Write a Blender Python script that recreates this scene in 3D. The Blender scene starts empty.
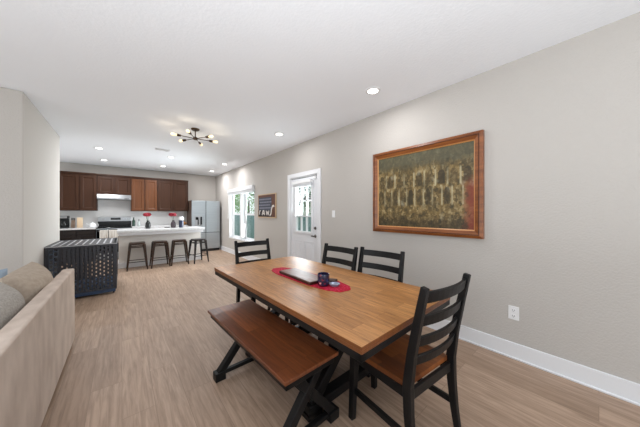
import bpy, bmesh, math, random
from mathutils import Vector, Matrix
random.seed(7)
PI = math.pi
C = bpy.context.scene.collection
S = bpy.context.scene

# ------------------------------------------------------------------ camera, world, light, exposure
cam_d = bpy.data.cameras.new('camera'); cam = bpy.data.objects.new('camera', cam_d); C.objects.link(cam)
F_PX = 235.0
cam_d.sensor_fit = 'HORIZONTAL'; cam_d.sensor_width = 36.0; cam_d.lens = 36.0 * F_PX / 640.0
cam_d.clip_start = 0.02; cam_d.clip_end = 200
cam_d.shift_y = -0.8 / 640.0
YAW = math.atan(198.0 / F_PX)
cam.location = (0, 0, 1.34); cam.rotation_euler = (PI / 2, 0, -YAW)
S.camera = cam
S.view_settings.view_transform = 'Standard'; S.view_settings.look = 'None'
S.view_settings.exposure = 0.18; S.view_settings.gamma = 1.0
try: S.view_settings.use_curve_mapping = False
except Exception: pass

world = bpy.data.worlds.new('World'); S.world = world; world.use_nodes = True
bg = world.node_tree.nodes['Background']
bg.inputs[0].default_value = (0.93, 0.97, 1.0, 1); bg.inputs[1].default_value = 1.35

def area(name, loc, rot, sx, sy, power, col=(1, 1, 1), shape='RECTANGLE', spread=PI):
    d = bpy.data.lights.new(name, 'AREA'); d.shape = shape; d.size = sx
    if shape == 'RECTANGLE': d.size_y = sy
    d.energy = power; d.color = col; d.spread = spread
    o = bpy.data.objects.new(name, d); C.objects.link(o); o.location = loc; o.rotation_euler = rot
    return o
# daylight entering through the big openings behind and to the left of the camera, and through the window and door
area('daylight_back', (0.2, -3.38, 1.35), (PI / 2 + 0.35, 0, 0), 4.6, 2.3, 22, (0.88, 0.945, 1.0))
area('daylight_left', (-4.38, 0.6, 1.35), (PI / 2 + 0.35, 0, -PI / 2), 5.0, 2.3, 62, (0.88, 0.945, 1.0))
area('daylight_window', (2.90, 7.02, 1.3), (PI / 2 + 0.08, 0, PI / 2), 1.9, 1.4, 62, (0.90, 0.955, 1.0), 'RECTANGLE', 2.0)
area('daylight_door', (2.84, 3.8, 1.43), (PI / 2 + 0.45, 0, PI / 2), .55, .9, 16, (0.90, 0.955, 1.0))
# two added upward fills that brighten the ceiling; no fixture stands there
area('ceiling_fill', (-0.6, -0.6, 0.9), (PI, 0, 0), 2.4, 2.0, 100, (0.88, 0.945, 1.0))
area('ceiling_fill_kitchen', (-2.7, 7.7, 1.0), (PI, 0.35, 0), 1.6, 1.6, 22, (0.90, 0.955, 1.0))
DOWN_W = 13.0      # each recessed lamp (the two in the dining half are dimmed)
BULB_W = 0.3       # each chandelier bulb

# ------------------------------------------------------------------ helpers
def lin(c):
    def f(v):
        v /= 255.0
        return v / 12.92 if v <= 0.04045 else ((v + 0.055) / 1.055) ** 2.4
    return (f(c[0]), f(c[1]), f(c[2]), 1)

def mat(name, col, rough=0.5, metal=0.0, bump=None, emit=None, spec=0.5, coat=0.0, vary=None):
    m = bpy.data.materials.new(name); m.use_nodes = True
    n = m.node_tree.nodes; l = m.node_tree.links; b = n['Principled BSDF']
    b.inputs['Base Color'].default_value = lin(col); b.inputs['Roughness'].default_value = rough
    b.inputs['Metallic'].default_value = metal; b.inputs['Specular IOR Level'].default_value = spec
    b.inputs['Coat Weight'].default_value = coat
    if emit:
        b.inputs['Emission Color'].default_value = lin(emit[0]); b.inputs['Emission Strength'].default_value = emit[1]
    if bump or vary:
        tc = n.new('ShaderNodeTexCoord')
    if vary:       # (scale vec, colour 2)
        mp = n.new('ShaderNodeMapping'); mp.inputs['Scale'].default_value = vary[0]
        nz = n.new('ShaderNodeTexNoise'); nz.inputs['Scale'].default_value = 1.0; nz.inputs['Detail'].default_value = 5
        mx = n.new('ShaderNodeMix'); mx.data_type = 'RGBA'
        rp = n.new('ShaderNodeMapRange'); rp.inputs['From Min'].default_value = 0.3; rp.inputs['From Max'].default_value = 0.7
        l.new(tc.outputs['Object'], mp.inputs['Vector']); l.new(mp.outputs['Vector'], nz.inputs['Vector'])
        l.new(nz.outputs['Fac'], rp.inputs['Value']); l.new(rp.outputs['Result'], mx.inputs['Factor'])
        mx.inputs['A'].default_value = lin(col); mx.inputs['B'].default_value = lin(vary[1])
        l.new(mx.outputs['Result'], b.inputs['Base Color'])
    if bump:       # (scale, strength)
        nz2 = n.new('ShaderNodeTexNoise'); nz2.inputs['Scale'].default_value = bump[0]; nz2.inputs['Detail'].default_value = 4
        bp = n.new('ShaderNodeBump'); bp.inputs['Strength'].default_value = bump[1]; bp.inputs['Distance'].default_value = 0.01
        l.new(tc.outputs['Object'], nz2.inputs['Vector']); l.new(nz2.outputs['Fac'], bp.inputs['Height'])
        l.new(bp.outputs['Normal'], b.inputs['Normal'])
    return m

def planks(name, c1, c2, cg, length, width, along='Y', rough=0.4, grain=(3.0, 55.0), mortar=0.0015, cm=(60, 40, 30), gmix=0.5, coat=0.0, big=None, spec=0.5, offset=0.37):
    """boards laid along an axis: brick pattern for the boards, stretched noise for the grain"""
    m = bpy.data.materials.new(name); m.use_nodes = True
    n = m.node_tree.nodes; l = m.node_tree.links; b = n['Principled BSDF']
    b.inputs['Roughness'].default_value = rough; b.inputs['Coat Weight'].default_value = coat
    b.inputs['Specular IOR Level'].default_value = spec
    tc = n.new('ShaderNodeTexCoord'); sp = n.new('ShaderNodeSeparateXYZ'); cb = n.new('ShaderNodeCombineXYZ')
    l.new(tc.outputs['Object'], sp.inputs[0])
    a, w = {'Y': ('Y', 'X'), 'X': ('X', 'Y'), 'Z': ('Z', 'X')}[along]
    l.new(sp.outputs[a], cb.inputs['X']); l.new(sp.outputs[w], cb.inputs['Y'])
    br = n.new('ShaderNodeTexBrick'); br.inputs['Scale'].default_value = 1.0
    br.inputs['Brick Width'].default_value = length; br.inputs['Row Height'].default_value = width
    br.inputs['Mortar Size'].default_value = mortar; br.inputs['Mortar Smooth'].default_value = 0.3
    br.offset = offset; br.offset_frequency = 2
    br.inputs['Color1'].default_value = lin(c1); br.inputs['Color2'].default_value = lin(c2); br.inputs['Mortar'].default_value = lin(cm)
    l.new(cb.outputs[0], br.inputs['Vector'])
    # per-board random shift of the grain
    wn = n.new('ShaderNodeVectorMath'); wn.operation = 'MULTIPLY_ADD'
    l.new(br.outputs['Color'], wn.inputs[0]); wn.inputs[1].default_value = (37, 21, 13)
    mp = n.new('ShaderNodeMapping'); mp.inputs['Scale'].default_value = (grain[0], grain[1], 1)
    l.new(cb.outputs[0], mp.inputs['Vector']); l.new(mp.outputs['Vector'], wn.inputs[2])
    nz = n.new('ShaderNodeTexNoise'); nz.inputs['Scale'].default_value = 1.0; nz.inputs['Detail'].default_value = 6
    nz.inputs['Roughness'].default_value = 0.62; nz.inputs['Distortion'].default_value = 0.6
    l.new(wn.outputs[0], nz.inputs['Vector'])
    rp = n.new('ShaderNodeMapRange'); rp.inputs['From Min'].default_value = 0.38; rp.inputs['From Max'].default_value = 0.72
    rp.inputs['To Max'].default_value = gmix
    l.new(nz.outputs['Fac'], rp.inputs['Value'])
    mx = n.new('ShaderNodeMix'); mx.data_type = 'RGBA'; mx.inputs['B'].default_value = lin(cg)
    l.new(rp.outputs['Result'], mx.inputs['Factor']); l.new(br.outputs['Color'], mx.inputs['A'])
    l.new(mx.outputs['Result'], b.inputs['Base Color'])
    bp = n.new('ShaderNodeBump'); bp.inputs['Strength'].default_value = 0.12; bp.inputs['Distance'].default_value = 0.003
    l.new(nz.outputs['Fac'], bp.inputs['Height']); l.new(bp.outputs['Normal'], b.inputs['Normal'])
    return m

class B:
    """collects shapes for ONE mesh"""
    def __init__(s): s.bm = bmesh.new()
    def hexa(s, p):
        v = [s.bm.verts.new(q) for q in p]
        for f in ((0, 3, 2, 1), (4, 5, 6, 7), (0, 1, 5, 4), (1, 2, 6, 5), (2, 3, 7, 6), (3, 0, 4, 7)):
            s.bm.faces.new([v[i] for i in f])
        return s
    def box(s, x0, x1, y0, y1, z0, z1):
        return s.hexa([(x0, y0, z0), (x1, y0, z0), (x1, y1, z0), (x0, y1, z0), (x0, y0, z1), (x1, y0, z1), (x1, y1, z1), (x0, y1, z1)])
    def bar(s, p0, p1, w, h, side=(1, 0, 0), w1=None, h1=None):
        """square bar from p0 to p1; w along side, h across"""
        p0, p1 = Vector(p0), Vector(p1); d = (p1 - p0).normalized(); a = Vector(side); a = (a - d * a.dot(d)).normalized(); c = d.cross(a)
        w1 = w if w1 is None else w1; h1 = h if h1 is None else h1
        P = []
        for q, ww, hh in ((p0, w, h), (p1, w1, h1)):
            for i, j in ((-1, -1), (1, -1), (1, 1), (-1, 1)): P.append(q + a * (i * ww / 2) + c * (j * hh / 2))
        return s.hexa(P)
    def sweep(s, pts, w, h, side=(1, 0, 0), sizes=None):
        """rectangular section along a polyline lying in the plane across `side`"""
        a = Vector(side).normalized(); rings = []
        for i, p in enumerate(pts):
            p = Vector(p); t = (Vector(pts[min(i + 1, len(pts) - 1)]) - Vector(pts[max(i - 1, 0)])).normalized()
            c = t.cross(a).normalized(); ww, hh = (w, h) if not sizes else sizes[i]
            rings.append([s.bm.verts.new(p + a * (k * ww / 2) + c * (m * hh / 2)) for k, m in ((-1, -1), (1, -1), (1, 1), (-1, 1))])
        for r0, r1 in zip(rings, rings[1:]):
            for i in range(4): s.bm.faces.new((r0[i], r0[(i + 1) % 4], r1[(i + 1) % 4], r1[i]))
        s.bm.faces.new(rings[0][::-1]); s.bm.faces.new(rings[-1])
        return s
    def cyl(s, p0, p1, r0, r1=None, seg=16):
        r1 = r0 if r1 is None else r1
        p0, p1 = Vector(p0), Vector(p1); d = (p1 - p0).normalized()
        a = d.orthogonal().normalized(); c = d.cross(a); R = []
        for q, r in ((p0, r0), (p1, r1)):
            R.append([s.bm.verts.new(q + (a * math.cos(2 * PI * i / seg) + c * math.sin(2 * PI * i / seg)) * r) for i in range(seg)])
        for i in range(seg): s.bm.faces.new((R[0][i], R[0][(i + 1) % seg], R[1][(i + 1) % seg], R[1][i]))
        s.bm.faces.new(R[0][::-1]); s.bm.faces.new(R[1])
        return s
    def lathe(s, prof, c=(0, 0, 0), seg=24, axis=None):
        """prof: (r, z) list; revolved about z (or about `axis`) through c"""
        M = Matrix.Identity(3)
        if axis is not None: M = Vector((0, 0, 1)).rotation_difference(Vector(axis)).to_matrix()
        R = []
        for r, z in prof:
            R.append([s.bm.verts.new(Vector(c) + M @ Vector((max(r, 1e-5) * math.cos(2 * PI * i / seg), max(r, 1e-5) * math.sin(2 * PI * i / seg), z))) for i in range(seg)])
        for a, b in zip(R, R[1:]):
            for i in range(seg): s.bm.faces.new((a[i], a[(i + 1) % seg], b[(i + 1) % seg], b[i]))
        s.bm.faces.new(R[0][::-1]); s.bm.faces.new(R[-1])
        return s
    def prism(s, poly, z0, z1, M=None):
        M = M or Matrix.Identity(4)
        a = [s.bm.verts.new(M @ Vector((x, y, z0))) for x, y in poly]; b = [s.bm.verts.new(M @ Vector((x, y, z1))) for x, y in poly]
        n = len(poly)
        for i in range(n): s.bm.faces.new((a[i], a[(i + 1) % n], b[(i + 1) % n], b[i]))
        s.bm.faces.new(a[::-1]); s.bm.faces.new(b)
        return s
    def pillow(s, w, h, d, M=None, n=18, pinch=0.04, wob=0.0, seed=0):
        M = M or Matrix.Identity(4); rnd = random.Random(seed); ph = [rnd.uniform(0, 6) for _ in range(6)]
        G = {}
        for sd in (1, -1):
            for i in range(n + 1):
                for j in range(n + 1):
                    if sd < 0 and (i in (0, n) or j in (0, n)): G[sd, i, j] = G[1, i, j]; continue
                    u, v = 2 * i / n - 1, 2 * j / n - 1
                    u = math.copysign(abs(u) ** 0.8, u); v = math.copysign(abs(v) ** 0.8, v)
                    t = max(0.0, (1 - abs(u) ** 3.2) * (1 - abs(v) ** 3.2)) ** 0.5
                    x = u * w / 2 * (1 - pinch * (1 - v * v)); y = v * h / 2 * (1 - pinch * (1 - u * u))
                    k = wob * (math.sin(3 * u + ph[0] + 2 * v) + math.sin(5 * v + ph[1] - 2 * u) * .6)
                    G[sd, i, j] = s.bm.verts.new(M @ Vector((x, y, sd * d / 2 * t + k * t)))
        for sd in (1, -1):
            for i in range(n):
                for j in range(n):
                    q = [G[sd, i, j], G[sd, i + 1, j], G[sd, i + 1, j + 1], G[sd, i, j + 1]]
                    s.bm.faces.new(q if sd > 0 else q[::-1])
        return s
    def build(s, name, m, parent=None, bevel=0.0, smooth=False, loc=None, seg=2):
        bmesh.ops.recalc_face_normals(s.bm, faces=s.bm.faces[:])
        me = bpy.data.meshes.new(name); s.bm.to_mesh(me); s.bm.free()
        o = bpy.data.objects.new(name, me); C.objects.link(o); me.materials.append(m)
        if smooth:
            me.polygons.foreach_set('use_smooth', [True] * len(me.polygons)); me.set_sharp_from_angle(angle=math.radians(40))
        if bevel:
            md = o.modifiers.new('bevel', 'BEVEL'); md.width = bevel; md.segments = seg; md.limit_method = 'ANGLE'; md.angle_limit = math.radians(35)
        if parent: o.parent = parent
        if loc: o.location = loc
        return o

def thing(name, label, cat, loc=(0, 0, 0), rz=0.0, group=None):
    o = bpy.data.objects.new(name, None); C.objects.link(o); o.location = loc; o.rotation_euler = (0, 0, rz)
    o.empty_display_size = 0.1
    o['label'] = label; o['category'] = cat
    if group: o['group'] = group
    return o
def tag(o, label, cat, group=None, kind=None):
    o['label'] = label; o['category'] = cat
    if group: o['group'] = group
    if kind: o['kind'] = kind
    return o
def struct(name, b, m, label, parent=None, **k):
    o = b.build(name, m, parent, **k)
    if not parent: o['kind'] = 'structure'; o['label'] = label; o['category'] = name.split('_')[0]
    return o
def dup(root, loc, rz, label, group=None):
    r = root.copy(); C.objects.link(r); r.location = loc; r.rotation_euler = (0, 0, rz); r['label'] = label
    if group: r['group'] = group
    for ch in list(root.children):
        c = ch.copy(); C.objects.link(c); c.parent = r
        for g in list(ch.children):
            d = g.copy(); C.objects.link(d); d.parent = c
    return r

# ------------------------------------------------------------------ materials
M_wall = mat('greige_wall_paint', (190, 185, 179), 0.85, bump=(70, 0.35), spec=0.25)
M_ceil = mat('ceiling_texture', (240, 243, 247), 0.95, bump=(45, 0.2), spec=0.1)
M_white = mat('white_trim_paint', (228, 229, 231), 0.4)
M_door = mat('white_door_paint', (224, 225, 228), 0.45)
M_floor = planks('vinyl_plank_floor', (186, 159, 137), (166, 140, 119), (114, 90, 72), 1.22, 0.18, 'Y', rough=0.46, grain=(3.0, 42), cm=(136, 113, 95), gmix=0.68, mortar=0.0014, spec=0.4)
M_table = planks('honey_oak_boards', (202, 144, 86), (172, 118, 66), (100, 60, 30), 0.62, 0.105, 'Y', rough=0.36, grain=(5, 75), cm=(110, 68, 36), gmix=0.8, mortar=0.0008, spec=0.5)
M_edge = planks('oak_edge_layers', (134, 80, 40), (118, 66, 32), (78, 42, 18), 2.4, 0.03, 'Y', rough=0.35, grain=(3, 80), cm=(90, 50, 24), gmix=0.6, mortar=0.0005)
M_bench = planks('dark_cherry_boards', (152, 86, 48), (106, 56, 30), (46, 22, 12), 1.4, 0.11, 'Y', rough=0.36, grain=(3, 50), cm=(60, 28, 16), gmix=0.65, mortar=0.0008)
M_seat = planks('chestnut_seat_boards', (162, 96, 50), (102, 54, 26), (66, 34, 16), 0.9, 0.085, 'Y', rough=0.3, grain=(4, 50), cm=(80, 40, 20), gmix=0.55, mortar=0.0006)
M_black = mat('black_painted_wood', (17, 17, 18), 0.42, bump=(60, 0.06), vary=((8, 8, 8), (24, 23, 23)), spec=0.25)
M_cab = planks('espresso_cabinet_wood', (70, 43, 28), (56, 34, 22), (36, 21, 14), 3, 0.4, 'Z', rough=0.4, grain=(2, 40), cm=(70, 42, 30), gmix=0.5, mortar=0.0, spec=0.22)
M_cab_lit = planks('lit_cabinet_wood', (108, 64, 34), (88, 51, 27), (58, 33, 18), 3, 0.4, 'Z', rough=0.38, grain=(2, 40), cm=(90, 50, 30), gmix=0.5, mortar=0.0, spec=0.3)  # same cabinet wood, with the light on these doors put into its colour
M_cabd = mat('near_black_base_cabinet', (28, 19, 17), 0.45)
M_steel = mat('brushed_stainless', (182, 188, 192), 0.34, 0.85, vary=((2, 2, 60), (170, 177, 182)))
M_steel2 = mat('stainless_trim', (168, 170, 172), 0.3, 0.85)
M_dkgap = mat('dark_gasket', (26, 27, 29), 0.6)
M_fside = mat('fridge_side_reflection', (84, 66, 56), 0.5)  # dark grey side panel with a brownish reflection put into the colour
M_blackgl = mat('black_glass', (10, 11, 13), 0.12, spec=.25)
M_counter = mat('white_speckled_quartz', (226, 226, 226), 0.25, vary=((22, 22, 22), (204, 204, 205)))
M_island = mat('island_paint', (224, 220, 214), 0.7)
M_splash = mat('white_backsplash_tile', (222, 221, 220), 0.35, vary=((3, 3, 3), (214, 213, 212)))
M_stool = mat('gunmetal_bronze', (48, 40, 36), 0.38, 0.5, vary=((9, 9, 9), (72, 50, 36)))
M_stool2 = mat('dark_gunmetal', (34, 36, 40), 0.35, 0.5, vary=((9, 9, 9), (52, 44, 38)))
M_brass = mat('dark_bronze', (72, 56, 42), 0.35, 0.8)
M_bulb = mat('warm_bulb_glass', (255, 236, 200), 0.2, emit=((255, 226, 172), 0.95))
M_lamp = mat('led_diffuser', (255, 255, 255), 0.4, emit=((255, 250, 240), 6.0))
M_sofa = mat('taupe_brushed_velvet', (210, 194, 181), 0.9, bump=(240, 0.25), spec=0.15, vary=((12, 7, 4.0), (186, 169, 156)))
M_cush = mat('grey_taupe_fabric', (182, 167, 151), 0.95, bump=(260, 0.35), spec=0.1, vary=((40, 40, 40), (166, 151, 136)))
M_cush2 = mat('speckled_grey_fabric', (178, 170, 160), 0.95, bump=(260, 0.35), spec=0.1, vary=((90, 90, 90), (146, 141, 136)))
M_bluep = mat('pale_blue_fabric', (150, 164, 178), 0.9, bump=(220, 0.3), spec=0.1)
M_crate = mat('charcoal_crate_coat', (50, 52, 60), 0.4, vary=((6, 6, 6), (42, 43, 48)))
M_crate_b = mat('blue_grey_crate_side', (58, 70, 86), 0.35)
M_crate_t = mat('crate_top_glare', (214, 216, 220), 0.35)  # colour of the bright reflections on the crate's top
M_cratemat = mat('blue_crate_tray', (44, 78, 116), 0.5)
M_frame = mat('golden_brown_frame', (146, 86, 42), 0.32, vary=((4, 4, 30), (112, 60, 27)))
M_frame_d = mat('dark_frame_groove', (92, 46, 20), 0.35)
M_frame_g = mat('light_gold_frame_lip', (196, 138, 82), 0.3)
M_nickel = mat('satin_nickel', (120, 116, 110), 0.3, 0.9)
M_plate = mat('white_plastic', (236, 236, 236), 0.35)
M_slot = mat('socket_slot', (90, 90, 92), 0.5)
M_redlace = None
M_vase = mat('dark_smoked_glass', (32, 34, 34), 0.12)
M_vase2 = mat('smoky_violet_glass', (62, 50, 56), 0.12)
M_flower = mat('crimson_petals', (172, 26, 50), 0.6, vary=((60, 60, 60), (136, 14, 34)))
M_stem = mat('green_stem', (52, 84, 50), 0.6)
M_navy = mat('navy_tumbler', (36, 46, 70), 0.35)
M_wood_dk = mat('dark_brown_wood', (70, 34, 26), 0.35, vary=((20, 60, 20), (52, 22, 18)))
M_boardtop = mat('board_top_sheen', (140, 110, 98), 0.36, vary=((30, 8, 8), (104, 66, 54)))  # grey-pink reflection on the dark board put into the colour
M_chalk = mat('slate_chalk', (66, 70, 84), 0.7)
M_signwood = mat('sign_brown_wood', (92, 52, 32), 0.6)
M_signedge = mat('sign_pale_edge', (200, 172, 140), 0.6)
M_chalkwhite = mat('white_lettering', (226, 220, 214), 0.6)
M_chalkgrey = mat('grey_lettering', (130, 132, 146), 0.6)
M_fence = mat('weathered_teal_fence', (112, 140, 140), 0.8, vary=((8, 8, 1), (96, 122, 124)))
M_lawn = mat('lawn', (108, 140, 74), 0.95, vary=((3, 3, 3), (84, 116, 60)))
M_bark = mat('tree_bark', (92, 78, 64), 0.9)
M_leafs = [mat('leaves_bright', (132, 176, 84), 0.7, vary=((4, 4, 4), (88, 142, 60))), mat('leaves_deep', (64, 108, 72), 0.7, vary=((4, 4, 4), (40, 84, 54)))]
M_house = mat('pale_siding', (226, 226, 222), 0.8)
M_roof = mat('grey_roof', (110, 108, 108), 0.9)

def glass_mat():
    m = bpy.data.materials.new('window_glass'); m.use_nodes = True; n = m.node_tree.nodes; l = m.node_tree.links
    n.remove(n['Principled BSDF']); out = n['Material Output']
    t = n.new('ShaderNodeBsdfTransparent'); t.inputs[0].default_value = (0.95, 0.98, 0.97, 1)
    g = n.new('ShaderNodeBsdfGlossy'); g.inputs['Roughness'].default_value = 0.02
    x = n.new('ShaderNodeMixShader'); x.inputs[0].default_value = 0.07
    l.new(t.outputs[0], x.inputs[1]); l.new(g.outputs[0], x.inputs[2]); l.new(x.outputs[0], out.inputs[0])
    return m
M_glass = glass_mat()

def lace_mat():
    m = mat('red_lace', (186, 28, 58), 0.8, spec=0.2); n = m.node_tree.nodes; l = m.node_tree.links
    tc = n.new('ShaderNodeTexCoord'); v = n.new('ShaderNodeTexVoronoi'); v.inputs['Scale'].default_value = 60
    r = n.new('ShaderNodeValToRGB'); r.color_ramp.elements[0].color = lin((206, 60, 92)); r.color_ramp.elements[1].color = lin((168, 16, 44))
    r.color_ramp.elements[0].position = 0.1; r.color_ramp.elements[1].position = 0.5
    l.new(tc.outputs['Object'], v.inputs['Vector']); l.new(v.outputs['Distance'], r.inputs['Fac']); l.new(r.outputs['Color'], n['Principled BSDF'].inputs['Base Color'])
    return m
M_redlace = lace_mat()

def candle_mat():
    m = mat('mosaic_glass', (50, 40, 80), 0.12); n = m.node_tree.nodes; l = m.node_tree.links
    tc = n.new('ShaderNodeTexCoord'); v = n.new('ShaderNodeTexVoronoi'); v.inputs['Scale'].default_value = 70
    r = n.new('ShaderNodeValToRGB'); r.color_ramp.interpolation = 'CONSTANT'
    e = r.color_ramp.elements; e[0].color = lin((34, 30, 58)); e[1].position = 0.45; e[1].color = lin((48, 40, 62))
    for p, c in ((0.70, (110, 40, 56)), (0.78, (36, 50, 90)), (0.93, (230, 150, 150))):
        q = e.new(p); q.color = lin(c)
    l.new(tc.outputs['Object'], v.inputs['Vector']); l.new(v.outputs['Color'], r.inputs['Fac']); l.new(r.outputs['Color'], n['Principled BSDF'].inputs['Base Color'])
    return m
M_candle = candle_mat()

def painting_mat():
    """a plain generic painted hall: dark drape above, ochre and cream masonry patches, pale uprights, dark crowd below"""
    m = mat('painted_canvas', (120, 110, 80), 0.45, spec=0.4); n = m.node_tree.nodes; l = m.node_tree.links
    tc = n.new('ShaderNodeTexCoord'); sp = n.new('ShaderNodeSeparateXYZ'); l.new(tc.outputs['Generated'], sp.inputs[0])
    def math_(op, a, b=None, c=None):
        q = n.new('ShaderNodeMath'); q.operation = op; q.use_clamp = False
        for i, v in enumerate((a, b, c)):
            if v is None: continue
            if isinstance(v, (int, float)): q.inputs[i].default_value = v
            else: l.new(v, q.inputs[i])
        return q.outputs[0]
    def rng(x, a, b): 
        q = n.new('ShaderNodeMapRange'); q.inputs['From Min'].default_value = a; q.inputs['From Max'].default_value = b; l.new(x, q.inputs['Value']); return q.outputs['Result']
    def mix(f, a, b):
        q = n.new('ShaderNodeMix'); q.data_type = 'RGBA'; l.new(f, q.inputs['Factor'])
        for k, v in (('A', a), ('B', b)):
            if isinstance(v, tuple): q.inputs[k].default_value = lin(v)
            else: l.new(v, q.inputs[k])
        return q.outputs['Result']
    u = math_('SUBTRACT', 1.0, sp.outputs['Y']); v = sp.outputs['Z']
    def comb(x, y):
        q = n.new('ShaderNodeCombineXYZ'); l.new(x, q.inputs[0]); l.new(y, q.inputs[1]); return q.outputs[0]
    # masonry patches
    vo = n.new('ShaderNodeTexVoronoi'); vo.distance = 'CHEBYCHEV'; vo.inputs['Scale'].default_value = 1
    nz = n.new('ShaderNodeTexNoise'); nz.inputs['Scale'].default_value = 14; nz.inputs['Detail'].default_value = 9; nz.inputs['Roughness'].default_value = 0.75
    l.new(comb(math_('MULTIPLY', u, 1.5), v), nz.inputs['Vector'])
    l.new(comb(math_('MULTIPLY', u, 44.0), math_('MULTIPLY', v, 22.0)), vo.inputs['Vector'])
    sc = n.new('ShaderNodeSeparateColor'); l.new(vo.outputs['Color'], sc.inputs[0])
    r = n.new('ShaderNodeValToRGB'); e = r.color_ramp.elements
    e[0].color = lin((46, 40, 26)); e[1].color = lin((190, 178, 140))
    for p, c in ((0.3, (84, 72, 44)), (0.55, (120, 98, 58)), (0.75, (150, 130, 88))):
        q = e.new(p); q.color = lin(c)
    l.new(math_('ADD', math_('MULTIPLY', sc.outputs[0], 0.42), math_('MULTIPLY', math_('SUBTRACT', nz.outputs['Fac'], 0.30), 1.6)), r.inputs['Fac'])
    col = r.outputs['Color']
    # two tiers of shadowed arched bays, uneven in depth
    big = n.new('ShaderNodeTexNoise'); big.inputs['Scale'].default_value = 4.5; big.inputs['Detail'].default_value = 3; l.new(comb(math_('MULTIPLY', u, 1.6), v), big.inputs['Vector'])
    for cnt, z0, z1_ in ((11.0, .30, .44), (9.0, .55, .66)):
        cu = math_('MULTIPLY', u, cnt); fu = math_('SUBTRACT', math_('FRACT', cu), .5); au = math_('ABSOLUTE', fu)
        wn = n.new('ShaderNodeTexWhiteNoise'); wn.noise_dimensions = '1D'; l.new(math_('ADD', math_('FLOOR', cu), cnt), wn.inputs['W'])
        top = math_('ADD', z1_, math_('MULTIPLY', math_('SQRT', math_('MAXIMUM', math_('SUBTRACT', .09, math_('MULTIPLY', fu, fu)), 0.0)), .22))
        msk = math_('MULTIPLY', rng(au, .31, .27), math_('MULTIPLY', rng(math_('SUBTRACT', v, z0), -.01, .01), rng(math_('SUBTRACT', v, top), .008, -.008)))
        msk = math_('MULTIPLY', msk, math_('ADD', .15, math_('MULTIPLY', wn.outputs['Value'], .75)))
        col = mix(msk, col, (52, 44, 28))
        pil = math_('MULTIPLY', rng(au, .40, .46), math_('MULTIPLY', rng(v, z0 - .02, z0), rng(v, z1_ + .09, z1_ + .06)))
        col = mix(math_('MULTIPLY', pil, math_('MULTIPLY', big.outputs['Fac'], 1.5)), col, (176, 166, 132))
    col = mix(math_('MULTIPLY', rng(big.outputs['Fac'], .52, .34), .55), col, (56, 52, 36))
    col = mix(math_('MULTIPLY', rng(big.outputs['Fac'], .60, .74), .5), col, (190, 186, 160))
    # dark olive drape along the top, dark crowd at the foot
    wav = math_('ADD', v, math_('MULTIPLY', math_('SUBTRACT', nz.outputs['Fac'], 0.5), 0.35))
    col = mix(math_('MULTIPLY', rng(wav, 0.76, 0.86), 0.8), col, (78, 78, 62))
    col = mix(math_('MULTIPLY', rng(wav, 0.2, 0.06), 0.7), col, (44, 38, 26))
    # dull red cloth low at the right
    rd = math_('MULTIPLY', rng(math_('ADD', u, math_('MULTIPLY', math_('SUBTRACT', nz.outputs['Fac'], 0.5), 0.25)), 0.9, 0.97), rng(wav, 0.62, 0.5))
    col = mix(math_('MULTIPLY', rd, 0.75), col, (132, 48, 28))
    l.new(col, n['Principled BSDF'].inputs['Base Color'])
    return m
M_paint = painting_mat()

# ------------------------------------------------------------------ the setting
D = 2.761; H = 2.74; FAR = 9.54; XL = -4.4; YB = -3.4
WY0, WY1, WZ0, WZ1 = 6.05, 8.0, 0.53, 2.05          # window opening
DY0, DY1, DZ1 = 3.335, 4.26, 2.065                  # door opening
struct('floor', B().box(XL - .2, D + .17, YB - .2, FAR + .15, -.08, 0), M_floor, 'tan wood plank floor running towards the kitchen')
struct('ceiling', B().box(XL - .2, D + .17, YB - .2, FAR + .15, H, H + .1), M_ceil, 'white textured ceiling')
b = B()
X0, X1 = D, D + .17
b.box(X0, X1, YB, DY0, 0, H).box(X0, X1, DY0, DY1, DZ1, H).box(X0, X1, DY1, WY0, 0, H)
b.box(X0, X1, WY0, WY1, 0, WZ0).box(X0, X1, WY0, WY1, WZ1, H).box(X0, X1, WY1, FAR + .15, 0, H)
struct('wall_right', b, M_wall, 'greige textured wall with the painting, door and window')
struct('wall_far', B().box(XL, D, FAR, FAR + .15, 0, H), M_wall, 'greige wall behind the kitchen cabinets')
struct('wall_stub', B().box(XL, -.87, 4.28, 6.35, 0, H), M_wall, 'greige wall block at left, beside the dog crate', bevel=.012, seg=3)
b = B().box(XL - .15, XL, YB, -2.1, 0, H).box(XL - .15, XL, 3.3, FAR, 0, H).box(XL - .15, XL, -2.1, 3.3, 2.55, H).box(XL - .15, XL, -2.1, 3.3, 0, .12)
struct('wall_left', b, M_wall, 'greige wall out of view at the left')
b = B().box(XL, -2.2, YB - .15, YB, 0, H).box(2.6, D, YB - .15, YB, 0, H).box(-2.2, 2.6, YB - .15, YB, 2.55, H).box(-2.2, 2.6, YB - .15, YB, 0, .12)
struct('wall_back', b, M_wall, 'greige wall out of view behind')
def skirting(name, boxes, label):
    b = B()
    for x0, x1, y0, y1, ax in boxes:
        b.box(x0, x1, y0, y1, 0, .148)
    struct(name, b, M_white, label, bevel=.006)
skirting('baseboard_right', [(D - .016, D, YB, 3.245, 0), (D - .016, D, 4.35, FAR, 0)], 'tall white baseboard along the right wall')
struct('trim_1', B().box(D - .028, D - .016, YB, 3.245, 0, .02).box(D - .028, D - .016, 4.35, FAR, 0, .02), M_white, 'white shoe moulding at the foot of the baseboard', bevel=.006)
skirting('baseboard_far', [(2.70, D - .016, FAR - .016, FAR, 0)], 'white baseboard by the refrigerator')
skirting('baseboard_stub', [(-.87, -.854, 4.28, 6.35, 0), (XL, -.854, 4.264, 4.28, 0)], 'white baseboard round the wall block')

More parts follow.
